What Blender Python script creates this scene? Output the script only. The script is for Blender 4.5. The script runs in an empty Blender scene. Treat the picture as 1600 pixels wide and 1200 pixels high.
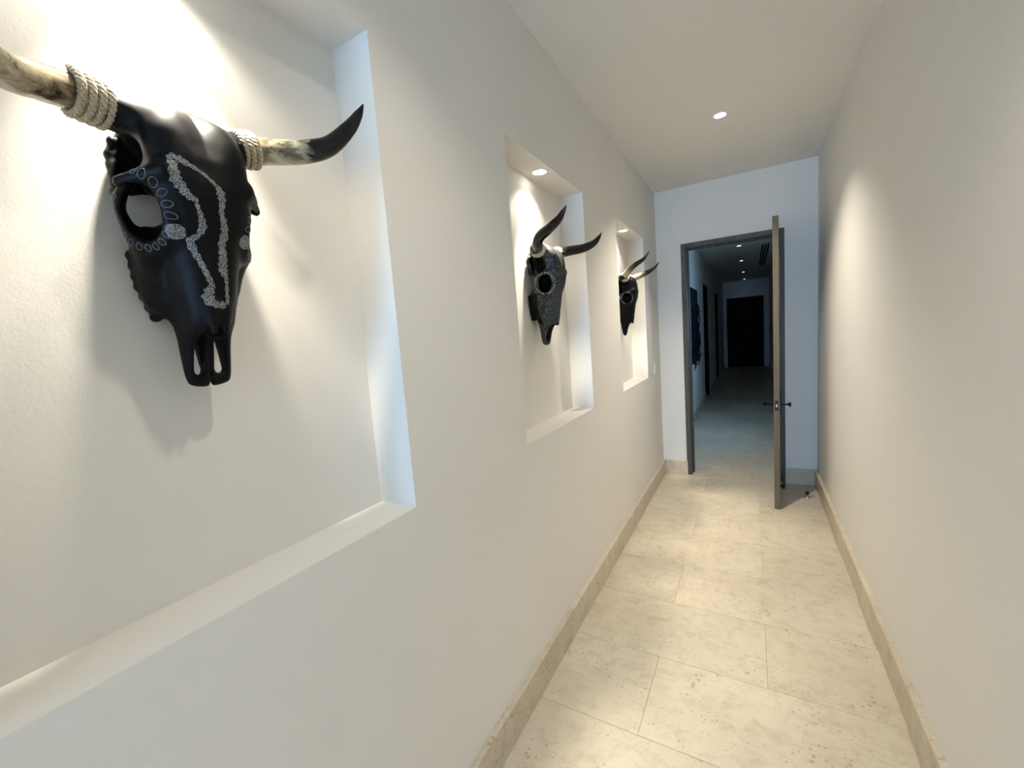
import bpy, bmesh, math, random
import numpy as np
from mathutils import Vector, Matrix
from mathutils.bvhtree import BVHTree

random.seed(7)
SC = bpy.context.scene
COL = SC.collection
PI = math.pi

# ------------------------------------------------------------------ measures
W, H, D = 1.299, 2.794, 4.4385            # corridor width, ceiling height, door wall
REAR, FAR = -5.6, 15.7                    # wall behind the camera, wall closing the far hall
NZ0, NZ1, ND = 1.0603, 2.2728, 0.132      # niche sill, niche head, niche depth
NICHES = [(-0.027, 0.8222), (1.4862, 2.3384), (2.9997, 3.8463)]
BB, BT = 0.142, 0.022                     # skirting height and thickness
WT = 0.14                                 # thickness of the door wall
FX0, FX1, FZ = 0.2245, 1.061, 2.2714      # door frame outline
FW = 0.045                                # frame face width
ROW, TILE = 0.4245, 0.854                 # floor tile size

# ------------------------------------------------------------------ camera
cam_data = bpy.data.cameras.new('camera')
cam = bpy.data.objects.new('camera', cam_data)
COL.objects.link(cam)
cR = Vector((0.86841078, 0.49016664, -0.07482906))
cU = Vector((0.01187108, 0.13031621, 0.99140141))
cF = Vector((-0.49570333, 0.86183198, -0.10734919))
cm = Matrix.Identity(4)
for i in range(3):
    cm[i][0], cm[i][1], cm[i][2] = cR[i], cU[i], -cF[i]
cm[0][3], cm[1][3], cm[2][3] = 0.805, 0.0, 1.5
cam.matrix_world = cm
cam_data.sensor_width = 36.0
cam_data.lens = 657.3 / 1600 * 36.0
cam_data.clip_start = 0.02
SC.camera = cam

# ------------------------------------------------------------------ sky and exposure
world = bpy.data.worlds.new('daylight_sky')
SC.world = world
world.use_nodes = True
wb = world.node_tree.nodes['Background']
wb.inputs[0].default_value = (0.32, 0.60, 1.0, 1)
wb.inputs[1].default_value = 24.0
SC.view_settings.view_transform = 'Standard'
SC.view_settings.look = 'None'
SC.view_settings.gamma = 1.0
SC.view_settings.use_curve_mapping = False
SC.view_settings.exposure = 0.26
SC.cycles.max_bounces = 7
SC.cycles.diffuse_bounces = 5
SC.cycles.glossy_bounces = 3
SC.cycles.use_adaptive_sampling = True
SC.cycles.adaptive_threshold = 0.08
SC.cycles.adaptive_min_samples = 12
SC.cycles.use_denoising = True
SC.cycles.sample_clamp_indirect = 6.0

WARM = (1.0, 0.915, 0.76)
def portal(name, loc, rot, sx, sy):        # tells the renderer where the sky comes in; gives no light itself
    l = bpy.data.lights.new(name, 'AREA')
    l.shape = 'RECTANGLE'; l.size = sx; l.size_y = sy
    l.cycles.is_portal = True
    o = bpy.data.objects.new(name, l); COL.objects.link(o)
    o.location = loc; o.rotation_euler = rot
    return o
WIN_REAR = (0.12, 1.18, 0.05, 2.45)        # opening behind the camera x0 x1 z0 z1
WIN_HALL = (5.8, 6.4, 1.25, 1.9)         # opening in the far hall's right wall y0 y1 z0 z1
portal('daylight_rear', ((WIN_REAR[0]+WIN_REAR[1])/2, REAR-0.16, (WIN_REAR[2]+WIN_REAR[3])/2), (PI/2, 0, 0),
       WIN_REAR[1]-WIN_REAR[0], WIN_REAR[3]-WIN_REAR[2])
portal('daylight_hall', (W+0.16, (WIN_HALL[0]+WIN_HALL[1])/2, (WIN_HALL[2]+WIN_HALL[3])/2), (PI/2, 0, PI/2),
       WIN_HALL[1]-WIN_HALL[0], WIN_HALL[3]-WIN_HALL[2])

# ------------------------------------------------------------------ helpers
def tag(o, label=None, cat=None, group=None, kind=None):
    if label: o['label'] = label
    if cat: o['category'] = cat
    if group: o['group'] = group
    if kind: o['kind'] = kind
    return o

def empty(name, loc=(0, 0, 0), rz=0.0):
    o = bpy.data.objects.new(name, None); COL.objects.link(o)
    o.location = loc; o.rotation_euler = (0, 0, rz); o.empty_display_size = 0.05
    return o

def link(name, me, m=None, parent=None):
    o = bpy.data.objects.new(name, me); COL.objects.link(o)
    if m and not me.materials: me.materials.append(m)
    if parent: o.parent = parent
    return o

def bm_mesh(bm, name, smooth=False):
    bmesh.ops.recalc_face_normals(bm, faces=bm.faces)
    me = bpy.data.meshes.new(name); bm.to_mesh(me); bm.free()
    if smooth:
        for p in me.polygons: p.use_smooth = True
    return me

def bm_box(bm, x0, x1, y0, y1, z0, z1, bevel=0.0, seg=1):
    t = bmesh.new()
    vs = [t.verts.new((x, y, z)) for x in (x0, x1) for y in (y0, y1) for z in (z0, z1)]
    for f in ((0, 1, 3, 2), (4, 6, 7, 5), (0, 4, 5, 1), (2, 3, 7, 6), (0, 2, 6, 4), (1, 5, 7, 3)):
        t.faces.new([vs[i] for i in f])
    bmesh.ops.recalc_face_normals(t, faces=t.faces)
    if bevel > 0:
        bmesh.ops.bevel(t, geom=list(t.edges), offset=bevel, segments=seg, affect='EDGES', profile=0.5)
    me = bpy.data.meshes.new('tmp'); t.to_mesh(me); t.free()
    bm.from_mesh(me); bpy.data.meshes.remove(me)

def box(name, dims, m, parent=None, bevel=0.0, seg=1):
    bm = bmesh.new(); bm_box(bm, *dims, bevel=bevel, seg=seg)
    return link(name, bm_mesh(bm, name), m, parent)

def frame_axes(t):
    t = t.normalized()
    a = Vector((0, 0, 1)) if abs(t.z) < 0.9 else Vector((1, 0, 0))
    n = t.cross(a).normalized()
    return n, t.cross(n).normalized()

def bm_tube(bm, pts, rad, n=8, cap=True, closed=False):
    """tube through pts with a radius per point; transported frame"""
    pts = [Vector(p) for p in pts]
    if not hasattr(rad, '__len__'): rad = [rad] * len(pts)
    N = len(pts); rings = []
    nrm = None
    for i, p in enumerate(pts):
        if closed: t = pts[(i+1) % N] - pts[i-1]
        else: t = pts[min(i+1, N-1)] - pts[max(i-1, 0)]
        t.normalize()
        if nrm is None: nrm = frame_axes(t)[0]
        nrm = (nrm - t * nrm.dot(t)).normalized()
        b = t.cross(nrm)
        rings.append([bm.verts.new(p + (nrm*math.cos(2*PI*k/n) + b*math.sin(2*PI*k/n)) * rad[i]) for k in range(n)])
    for i in range(N if closed else N-1):
        a, c = rings[i], rings[(i+1) % N]
        for k in range(n):
            bm.faces.new((a[k], a[(k+1) % n], c[(k+1) % n], c[k]))
    if cap and not closed:
        bm.faces.new(rings[0]); bm.faces.new(rings[-1])
    return rings

def bm_lathe(bm, prof, axis_o, axis_d, n=24):
    """revolve (radius, height) pairs about axis"""
    o = Vector(axis_o); d = Vector(axis_d).normalized(); e1, e2 = frame_axes(d)
    rings = []
    for r, h in prof:
        rings.append([bm.verts.new(o + d*h + (e1*math.cos(2*PI*k/n) + e2*math.sin(2*PI*k/n))*max(r, 1e-5)) for k in range(n)])
    for a, c in zip(rings[:-1], rings[1:]):
        for k in range(n):
            bm.faces.new((a[k], a[(k+1) % n], c[(k+1) % n], c[k]))
    bm.faces.new(rings[0]); bm.faces.new(rings[-1])

def catmull(pts, per=8):
    P = [Vector(p) for p in pts]
    P = [P[0]*2 - P[1]] + P + [P[-1]*2 - P[-2]]
    out = []
    for i in range(1, len(P)-2):
        a, b, c, d = P[i-1], P[i], P[i+1], P[i+2]
        for k in range(per):
            t = k/per
            out.append(0.5*((2*b) + (c-a)*t + (2*a-5*b+4*c-d)*t*t + (3*b-a-3*c+d)*t**3))
    out.append(P[-2])
    return out

# ------------------------------------------------------------------ materials
def mat(name):
    m = bpy.data.materials.new(name); m.use_nodes = True
    nt = m.node_tree
    return m, nt, nt.nodes['Principled BSDF']

def nd(nt, t, **kw):
    n = nt.nodes.new(t)
    for k, v in kw.items():
        if k in n.inputs: n.inputs[k].default_value = v
        else: setattr(n, k, v)
    return n

def ramp(nt, src, stops):
    r = nt.nodes.new('ShaderNodeValToRGB')
    el = r.color_ramp.elements
    while len(el) < len(stops): el.new(0.5)
    for e, (p, c) in zip(el, stops):
        e.position = p; e.color = c if len(c) == 4 else (*c, 1)
    nt.links.new(src, r.inputs[0])
    return r

def bump(nt, bsdf, src, strength, dist):
    b = nd(nt, 'ShaderNodeBump', Strength=strength, Distance=dist)
    nt.links.new(src, b.inputs['Height']); nt.links.new(b.outputs[0], bsdf.inputs['Normal'])
    return b

def simple(name, col, rough=0.5, metal=0.0, spec=0.5):
    m, nt, b = mat(name)
    b.inputs['Base Color'].default_value = (*col, 1)
    b.inputs['Roughness'].default_value = rough
    b.inputs['Metallic'].default_value = metal
    b.inputs['Specular IOR Level'].default_value = spec
    return m

def m_plaster(name, col, strength=0.25):
    m, nt, b = mat(name)
    tc = nd(nt, 'ShaderNodeTexCoord')
    n1 = nd(nt, 'ShaderNodeTexNoise', Scale=140.0, Detail=4.0, Roughness=0.6)
    n2 = nd(nt, 'ShaderNodeTexNoise', Scale=1.3, Detail=3.0)
    nt.links.new(tc.outputs['Object'], n1.inputs['Vector']); nt.links.new(tc.outputs['Object'], n2.inputs['Vector'])
    r = ramp(nt, n2.outputs['Fac'], [(0.3, tuple(c*0.975 for c in col)), (0.7, col)])
    nt.links.new(r.outputs[0], b.inputs['Base Color'])
    b.inputs['Roughness'].default_value = 0.62
    b.inputs['Specular IOR Level'].default_value = 0.3
    bump(nt, b, n1.outputs['Fac'], strength, 0.0012)
    return m

def m_stone(name, tiles=True):
    """cream shell limestone: mottling, fossil flecks, small dark pits, a few faint veins"""
    m, nt, b = mat(name)
    L = nt.links.new
    tc = nd(nt, 'ShaderNodeTexCoord'); oi = nd(nt, 'ShaderNodeObjectInfo')
    off = nd(nt, 'ShaderNodeVectorMath', operation='SCALE'); off.inputs['Scale'].default_value = 37.0
    comb = nd(nt, 'ShaderNodeCombineXYZ')
    L(oi.outputs['Random'], comb.inputs[0]); L(oi.outputs['Random'], comb.inputs[1]); L(comb.outputs[0], off.inputs[0])
    add = nd(nt, 'ShaderNodeVectorMath', operation='ADD')
    L(tc.outputs['Object'], add.inputs[0]); L(off.outputs[0], add.inputs[1])
    V = add.outputs[0]
    def N(scale, detail=5.0, rough=0.6, dist=0.0):
        n = nd(nt, 'ShaderNodeTexNoise', Scale=scale, Detail=detail, Roughness=rough, Distortion=dist); L(V, n.inputs['Vector']); return n
    big, mid, fine = N(2.2, 4), N(14, 7, 0.7, 0.4), N(95, 5, 0.75)
    base = ramp(nt, big.outputs['Fac'], [(0.3, (0.60, 0.52, 0.40)), (0.55, (0.66, 0.585, 0.455)), (0.75, (0.70, 0.63, 0.50))])
    r2 = ramp(nt, mid.outputs['Fac'], [(0.32, (0.80, 0.77, 0.72)), (0.52, (1, 1, 1)), (0.72, (1.0, 0.98, 0.96))])
    mx = nd(nt, 'ShaderNodeMixRGB', blend_type='MULTIPLY', Fac=0.75); L(base.outputs[0], mx.inputs[1]); L(r2.outputs[0], mx.inputs[2])
    r3 = ramp(nt, fine.outputs['Fac'], [(0.28, (0.62, 0.58, 0.50)), (0.42, (1, 1, 1)), (0.68, (1, 1, 1)), (0.8, (1.15, 1.15, 1.15))])
    mx2 = nd(nt, 'ShaderNodeMixRGB', blend_type='MULTIPLY', Fac=0.8); L(mx.outputs[0], mx2.inputs[1]); L(r3.outputs[0], mx2.inputs[2])
    # stretched, wandering veins
    mp = nd(nt, 'ShaderNodeMapping'); mp.inputs['Scale'].default_value = (1.6, 9.0, 9.0); mp.inputs['Rotation'].default_value = (0, 0, 0.25); L(V, mp.inputs[0])
    vn = nd(nt, 'ShaderNodeTexNoise', Scale=1.5, Detail=8.0, Roughness=0.65, Distortion=0.8); L(mp.outputs[0], vn.inputs['Vector'])
    r4 = ramp(nt, vn.outputs['Fac'], [(0.485, (1, 1, 1)), (0.5, (0.86, 0.83, 0.77)), (0.515, (1, 1, 1))])
    mx3 = nd(nt, 'ShaderNodeMixRGB', blend_type='MULTIPLY', Fac=0.8); L(mx2.outputs[0], mx3.inputs[1]); L(r4.outputs[0], mx3.inputs[2])
    # pits
    vo = nd(nt, 'ShaderNodeTexVoronoi', Scale=38.0); L(V, vo.inputs['Vector'])
    gate = N(5.0, 2)
    pm = nd(nt, 'ShaderNodeMath', operation='SUBTRACT'); L(vo.outputs['Distance'], pm.inputs[0]); L(gate.outputs['Fac'], pm.inputs[1])
    r5 = ramp(nt, pm.outputs[0], [(0.0, (0.74, 0.70, 0.62)), (0.03, (1, 1, 1))])
    r5.color_ramp.elements[0].position = 0.0; 
    pm2 = nd(nt, 'ShaderNodeMath', operation='ADD'); pm2.inputs[1].default_value = 0.40; L(pm.outputs[0], pm2.inputs[0]); L(pm2.outputs[0], r5.inputs[0])
    mx4 = nd(nt, 'ShaderNodeMixRGB', blend_type='MULTIPLY', Fac=0.9); L(mx3.outputs[0], mx4.inputs[1]); L(r5.outputs[0], mx4.inputs[2])
    # each slab a little lighter or darker
    hv = nd(nt, 'ShaderNodeHueSaturation'); mr = nd(nt, 'ShaderNodeMapRange'); mr.inputs['To Min'].default_value = 0.93; mr.inputs['To Max'].default_value = 1.06
    L(oi.outputs['Random'], mr.inputs[0]); L(mr.outputs[0], hv.inputs['Value']); L(mx4.outputs[0], hv.inputs['Color'])
    L(hv.outputs[0], b.inputs['Base Color'])
    rr = ramp(nt, mid.outputs['Fac'], [(0.3, (0.42,)*3), (0.7, (0.32,)*3)]); L(rr.outputs[0], b.inputs['Roughness'])
    b.inputs['Specular IOR Level'].default_value = 0.35
    bump(nt, b, fine.outputs['Fac'], 0.12, 0.001)
    return m

def m_wood(name, dark, light, rough=0.5):
    m, nt, b = mat(name)
    tc = nd(nt, 'ShaderNodeTexCoord'); mp = nd(nt, 'ShaderNodeMapping'); mp.inputs['Scale'].default_value = (60, 60, 2.2)
    n = nd(nt, 'ShaderNodeTexNoise', Scale=1.0, Detail=8.0, Roughness=0.7)
    nt.links.new(tc.outputs['Object'], mp.inputs[0]); nt.links.new(mp.outputs[0], n.inputs['Vector'])
    r = ramp(nt, n.outputs['Fac'], [(0.3, dark), (0.7, light)])
    nt.links.new(r.outputs[0], b.inputs['Base Color']); b.inputs['Roughness'].default_value = rough
    bump(nt, b, n.outputs['Fac'], 0.15, 0.001)
    return m

def m_emit(name, col, s):
    m, nt, b = mat(name)
    b.inputs['Base Color'].default_value = (0.9, 0.9, 0.9, 1)
    b.inputs['Emission Color'].default_value = (*col, 1); b.inputs['Emission Strength'].default_value = s
    return m

def m_bone_black(name, rough=0.46):
    m, nt, b = mat(name)
    tc = nd(nt, 'ShaderNodeTexCoord')
    n = nd(nt, 'ShaderNodeTexNoise', Scale=30.0, Detail=6.0)
    nt.links.new(tc.outputs['Object'], n.inputs['Vector'])
    r = ramp(nt, n.outputs['Fac'], [(0.3, (0.0022, 0.0023, 0.003)), (0.7, (0.0045, 0.0045, 0.0055))])
    nt.links.new(r.outputs[0], b.inputs['Base Color'])
    b.inputs['Roughness'].default_value = rough
    b.inputs['Specular IOR Level'].default_value = 0.15
    bump(nt, b, n.outputs['Fac'], 0.12, 0.002)
    return m

def m_bone_carved(name):
    """black bone covered in fine etched grey contour lines and dots"""
    m, nt, b = mat(name)
    L = nt.links.new
    tc = nd(nt, 'ShaderNodeTexCoord')
    n = nd(nt, 'ShaderNodeTexNoise', Scale=16.0, Detail=2.0, Distortion=0.8); L(tc.outputs['Object'], n.inputs['Vector'])
    mu = nd(nt, 'ShaderNodeMath', operation='MULTIPLY'); mu.inputs[1].default_value = 75.0; L(n.outputs['Fac'], mu.inputs[0])
    sn = nd(nt, 'ShaderNodeMath', operation='SINE'); L(mu.outputs[0], sn.inputs[0])
    vo = nd(nt, 'ShaderNodeTexVoronoi', Scale=330.0); L(tc.outputs['Object'], vo.inputs['Vector'])
    r1 = ramp(nt, sn.outputs[0], [(0.0, (0.028, 0.028, 0.029)), (0.35, (0.080, 0.080, 0.080)), (1.0, (0.10, 0.10, 0.098))])
    r2 = ramp(nt, vo.outputs['Distance'], [(0.2, (1.25, 1.25, 1.25)), (0.6, (0.45, 0.45, 0.45))])
    mx = nd(nt, 'ShaderNodeMixRGB', blend_type='MULTIPLY', Fac=0.8); L(r1.outputs[0], mx.inputs[1]); L(r2.outputs[0], mx.inputs[2])
    L(mx.outputs[0], b.inputs['Base Color'])
    b.inputs['Roughness'].default_value = 0.5
    b.inputs['Specular IOR Level'].default_value = 0.35
    bump(nt, b, r1.outputs[0], 0.3, 0.002)
    return m

def m_dotwork(name, bright):
    """fine white pen stipple on black paint"""
    m, nt, b = mat(name)
    L = nt.links.new
    tc = nd(nt, 'ShaderNodeTexCoord')
    vo = nd(nt, 'ShaderNodeTexVoronoi', Scale=300.0, feature='DISTANCE_TO_EDGE'); L(tc.outputs['Object'], vo.inputs['Vector'])
    r = ramp(nt, vo.outputs['Distance'], [(0.05, (bright,)*3), (0.22, (0.012, 0.012, 0.014))])
    L(r.outputs[0], b.inputs['Base Color']); b.inputs['Roughness'].default_value = 0.55
    return m

def m_horn(name, stops, streak=0.6):
    """UV: u round the horn, v from base to tip"""
    m, nt, b = mat(name)
    L = nt.links.new
    tc = nd(nt, 'ShaderNodeTexCoord'); sp = nd(nt, 'ShaderNodeSeparateXYZ'); L(tc.outputs['UV'], sp.inputs[0])
    mp = nd(nt, 'ShaderNodeMapping'); mp.inputs['Scale'].default_value = (75, 75, 75); L(tc.outputs['Object'], mp.inputs[0])
    mp2 = nd(nt, 'ShaderNodeMapping'); mp2.inputs['Scale'].default_value = (55, 9, 55); L(tc.outputs['Object'], mp2.inputs[0])
    n1 = nd(nt, 'ShaderNodeTexNoise', Scale=1.0, Detail=6.0, Roughness=0.65, Distortion=0.5); L(mp2.outputs[0], n1.inputs['Vector'])
    n2 = nd(nt, 'ShaderNodeTexNoise', Scale=14.0, Detail=3.0); L(tc.outputs['Object'], n2.inputs['Vector'])
    # wander of the band edges along the horn
    a = nd(nt, 'ShaderNodeMath', operation='MULTIPLY_ADD'); a.inputs[1].default_value = 0.34; a.inputs[2].default_value = -0.17
    L(n1.outputs['Fac'], a.inputs[0])
    s = nd(nt, 'ShaderNodeMath', operation='ADD'); L(sp.outputs[1], s.inputs[0]); L(a.outputs[0], s.inputs[1])
    r = ramp(nt, s.outputs[0], stops)
    rs = ramp(nt, n1.outputs['Fac'], [(0.36, (0.10, 0.075, 0.055)), (0.5, (0.75, 0.7, 0.62)), (0.62, (1.1, 1.08, 1.05))])
    mx = nd(nt, 'ShaderNodeMixRGB', blend_type='MULTIPLY', Fac=streak); L(r.outputs[0], mx.inputs[1]); L(rs.outputs[0], mx.inputs[2])
    L(mx.outputs[0], b.inputs['Base Color'])
    b.inputs['Roughness'].default_value = 0.12
    b.inputs['Specular IOR Level'].default_value = 0.5
    bump(nt, b, n1.outputs['Fac'], 0.1, 0.002)
    return m

def m_rope(name):
    m, nt, b = mat(name)
    tc = nd(nt, 'ShaderNodeTexCoord')
    n = nd(nt, 'ShaderNodeTexNoise', Scale=420.0, Detail=4.0); nt.links.new(tc.outputs['Object'], n.inputs['Vector'])
    r = ramp(nt, n.outputs['Fac'], [(0.3, (0.30, 0.25, 0.17)), (0.55, (0.56, 0.49, 0.37)), (0.75, (0.68, 0.61, 0.49))])
    nt.links.new(r.outputs[0], b.inputs['Base Color']); b.inputs['Roughness'].default_value = 0.9
    b.inputs['Specular IOR Level'].default_value = 0.2
    bump(nt, b, n.outputs['Fac'], 0.5, 0.001)
    return m

M = {}
M['wall'] = m_plaster('wall_paint', (0.81, 0.785, 0.738))
M['ceiling'] = m_plaster('ceiling_paint', (0.81, 0.78, 0.725), 0.15)
M['stone'] = m_stone('cream_limestone')
M['grout'] = simple('grout', (0.48, 0.41, 0.30), 0.9)
M['frame'] = m_wood('frame_wood', (0.050, 0.043, 0.032), (0.11, 0.095, 0.072), 0.5)
M['door'] = m_wood('door_wood', (0.035, 0.028, 0.020), (0.07, 0.056, 0.040), 0.45)
M['edge'] = m_wood('door_edge_wood', (0.105, 0.080, 0.048), (0.165, 0.128, 0.080), 0.6)
M['bronze'] = simple('dark_bronze', (0.018, 0.015, 0.013), 0.35, 0.8)
M['steel'] = simple('brushed_steel', (0.55, 0.53, 0.5), 0.35, 1.0)
M['rubber'] = simple('black_rubber', (0.012, 0.012, 0.012), 0.7)
M['white_plastic'] = simple('white_plastic', (0.82, 0.81, 0.77), 0.35)
M['trim'] = simple('lamp_trim', (0.80, 0.79, 0.76), 0.4)
M['glow'] = m_emit('lamp_glow', (1.0, 0.93, 0.8), 14.0)
M['far_glow'] = m_emit('far_lamp_glow', (1.0, 0.95, 0.88), 4.0)
M['black'] = m_bone_black('black_painted_bone')
M['carved'] = m_bone_carved('etched_grey_bone')
M['dots'] = m_dotwork('white_pen_stipple', 0.26)
M['line'] = simple('white_pen_line', (0.15, 0.15, 0.16), 0.6)
M['rope'] = m_rope('hemp_rope')
CREAM, PALE, BRN, BLK = (0.50, 0.43, 0.31), (0.56, 0.54, 0.42), (0.10, 0.07, 0.05), (0.003, 0.003, 0.003)
M['horn_cream'] = m_horn('cream_horn_black_tip', [(0.0, CREAM), (0.20, CREAM), (0.28, (0.26, 0.20, 0.14)), (0.34, PALE), (0.46, PALE), (0.54, BLK), (1.0, BLK)], 0.8)
M['horn_streaked'] = m_horn('streaked_cream_horn', [(0.0, CREAM), (0.25, (0.20, 0.16, 0.12)), (0.40, CREAM), (0.60, PALE), (0.72, BLK), (1.0, BLK)], 0.92)
M['horn_black'] = m_horn('black_horn', [(0.0, BRN), (0.15, (0.16, 0.13, 0.09)), (0.22, BLK), (1.0, BLK)], 0.5)
M['horn_mixed'] = m_horn('cream_base_dark_horn', [(0.0, CREAM), (0.25, CREAM), (0.42, (0.09, 0.06, 0.045)), (0.5, BLK), (1.0, BLK)], 0.6)
M['art'] = simple('dark_artwork', (0.005, 0.006, 0.008), 0.8, 0.0, 0.15)
M['vent'] = simple('vent_black', (0.01, 0.01, 0.01), 0.6)
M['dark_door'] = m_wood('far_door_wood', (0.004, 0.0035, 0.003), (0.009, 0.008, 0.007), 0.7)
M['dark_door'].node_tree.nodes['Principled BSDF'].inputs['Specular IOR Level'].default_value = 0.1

# ------------------------------------------------------------------ structure
def quads_mesh(name, quads, m):
    bm = bmesh.new()
    for q in quads: bm.faces.new([bm.verts.new(p) for p in q])
    bmesh.ops.remove_doubles(bm, verts=bm.verts, dist=1e-5)
    me = bpy.data.meshes.new(name); bm.to_mesh(me); bm.free()
    return tag(link(name, me, m), kind='structure')

def wall_with_holes(name, plane, axis, a0, a1, b0, b1, holes, m, depth):
    """solid wall, front face at `plane` on `axis` (0 = x, 1 = y), body reaching depth (signed) behind it.
    holes: (h0, h1, z0, z1, hole_depth or None for one that goes right through)"""
    As = sorted({a0, a1, *[h[0] for h in holes], *[h[1] for h in holes]})
    Zs = sorted({b0, b1, *[h[2] for h in holes], *[h[3] for h in holes]})
    P = lambda off, a, z: (plane+off, a, z) if axis == 0 else (a, plane+off, z)
    Q = []
    def rect(off, x0, x1, z0, z1): Q.append([P(off, x0, z0), P(off, x1, z0), P(off, x1, z1), P(off, x0, z1)])
    for i in range(len(As)-1):
        for j in range(len(Zs)-1):
            ca, cz = (As[i]+As[i+1])/2, (Zs[j]+Zs[j+1])/2
            inside = [h for h in holes if h[0] < ca < h[1] and h[2] < cz < h[3]]
            if not inside: rect(0, As[i], As[i+1], Zs[j], Zs[j+1])
            if not inside or inside[0][4] is not None: rect(depth, As[i], As[i+1], Zs[j], Zs[j+1])
    for h0, h1, z0, z1, hd in holes:
        dd = depth if hd is None else hd
        Q.append([P(0, h0, z0), P(dd, h0, z0), P(dd, h0, z1), P(0, h0, z1)])
        Q.append([P(0, h1, z0), P(dd, h1, z0), P(dd, h1, z1), P(0, h1, z1)])
        Q.append([P(0, h0, z0), P(0, h1, z0), P(dd, h1, z0), P(dd, h0, z0)])
        Q.append([P(0, h0, z1), P(0, h1, z1), P(dd, h1, z1), P(dd, h0, z1)])
        if hd is not None: rect(dd, h0, h1, z0, z1)
    for a in (a0, a1): Q.append([P(0, a, b0), P(depth, a, b0), P(depth, a, b1), P(0, a, b1)])
    for z in (b0, b1): Q.append([P(0, a0, z), P(0, a1, z), P(depth, a1, z), P(depth, a0, z)])
    bm = bmesh.new()
    for q in Q: bm.faces.new([bm.verts.new(p) for p in q])
    bmesh.ops.remove_doubles(bm, verts=bm.verts, dist=1e-5)
    bmesh.ops.recalc_face_normals(bm, faces=bm.faces)
    me = bpy.data.meshes.new(name); bm.to_mesh(me); bm.free()
    return tag(link(name, me, m), kind='structure')

wall_with_holes('wall_left', 0.0, 0, REAR-0.2, D, -0.05, H, [(a, b, NZ0, NZ1, -ND) for a, b in NICHES], M['wall'], -0.30)
FD = [(9.05, 9.85), (12.1, 12.9)]                        # doors along the far hall's left wall
wall_with_holes('wall_hall_left', 0.0, 0, D, FAR, -0.05, H, [(a, b, -0.05, 2.26, -0.20) for a, b in FD], M['wall'], -0.30)
wall_with_holes('wall_right', W, 0, REAR-0.2, FAR, -0.05, H, [(*WIN_HALL, None)], M['wall'], 0.15)
wall_with_holes('wall_door', D, 1, 0.0, W, -0.05, H, [(FX0+0.005, FX1-0.005, -0.05, FZ-0.005, None)], M['wall'], WT)
wall_with_holes('wall_rear', REAR, 1, 0.0, W, -0.05, H, [(*WIN_REAR, None)], M['wall'], -0.15)
wall_with_holes('wall_far', FAR, 1, -0.3, W+0.15, -0.05, H, [], M['wall'], 0.15)
tag(box('ceiling', (-0.3, W+0.15, REAR-0.2, FAR+0.15, H, H+0.12), M['ceiling']), kind='structure')

# floor: bed plus slabs in half bond
floor = tag(box('floor', (-0.0, W, REAR, FAR, -0.05, -0.003), M['grout']), kind='structure')
G = 0.0007
tile_cache = {}
def tile(x0, x1, y0, y1):
    key = (round(x1-x0, 4), round(y1-y0, 4))
    if key not in tile_cache:
        bm = bmesh.new(); bm_box(bm, 0, x1-x0-2*G, 0, y1-y0-2*G, -0.016, 0.0, bevel=0.0007)
        me = bm_mesh(bm, 'tile'); me.materials.append(M['stone']); tile_cache[key] = me
    o = link('tile', tile_cache[key], None, floor)
    o.location = (x0+G, y0+G, random.uniform(-0.0003, 0.0))
r0 = int(math.floor((REAR-1.41)/ROW))
k = r0
while 1.41 + k*ROW < FAR:
    y0, y1 = max(1.41+k*ROW, REAR), min(1.41+(k+1)*ROW, FAR)
    if y1 > REAR+0.01:
        start = -0.008 if k % 2 else 0.419-TILE         # row from 1.83 has a joint at 0.846
        xs = [x for x in [start + i*TILE for i in range(4)] if 0.02 < x < W-0.02]
        xs = [0.0] + xs + [W]
        for a, b in zip(xs[:-1], xs[1:]): tile(a, b, y0, y1)
    k += 1

# skirting: stone lengths with a chamfered top edge
sk_cache = {}
def skirting(name, pts_from, pts_to, inward, seg=TILE, start=0.0):
    root = empty(name); tag(root, kind='structure')
    a, b = Vector((*pts_from, 0)), Vector((*pts_to, 0)); n = Vector((*inward, 0)); t = (b-a).normalized(); Ltot = (b-a).length
    cuts = [0.0]; c = start if start > 0 else seg
    while c < Ltot-0.02: cuts.append(c); c += seg
    cuts.append(Ltot)
    for c0, c1 in zip(cuts[:-1], cuts[1:]):
        bm = bmesh.new()
        prof = [(0, 0.0), (BT, 0.0), (BT, BB-0.002), (BT-0.002, BB), (0, BB)]
        ra = [bm.verts.new(a + t*(c0+0.0006) + n*p + Vector((0, 0, z))) for p, z in prof]
        rb = [bm.verts.new(a + t*(c1-0.0006) + n*p + Vector((0, 0, z))) for p, z in prof]
        for i in range(5): bm.faces.new((ra[i], ra[(i+1) % 5], rb[(i+1) % 5], rb[i]))
        bm.faces.new(ra); bm.faces.new(rb)
        link('stone_length', bm_mesh(bm, 'stone_length'), M['stone'], root)
    return root
skirting('baseboard_left', (0, REAR), (0, D), (1, 0), start=0.55)
skirting('baseboard_right', (W, REAR), (W, D), (-1, 0), start=0.35)
skirting('baseboard_end_left', (BT, D), (FX0+0.008, D), (0, -1))
skirting('baseboard_end_right', (FX1-0.002, D), (W-BT, D), (0, -1))
HALL0 = D+WT
skirting('baseboard_hall_left', (0, HALL0), (0, FD[0][0]-0.06), (1, 0))
skirting('baseboard_hall_middle', (0, FD[0][1]+0.06), (0, FD[1][0]-0.06), (1, 0))
skirting('baseboard_hall_end', (0, FD[1][1]+0.06), (0, FAR), (1, 0))
skirting('baseboard_hall_right', (W, WIN_HALL[1]+0.05), (W, FAR), (-1, 0))

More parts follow.
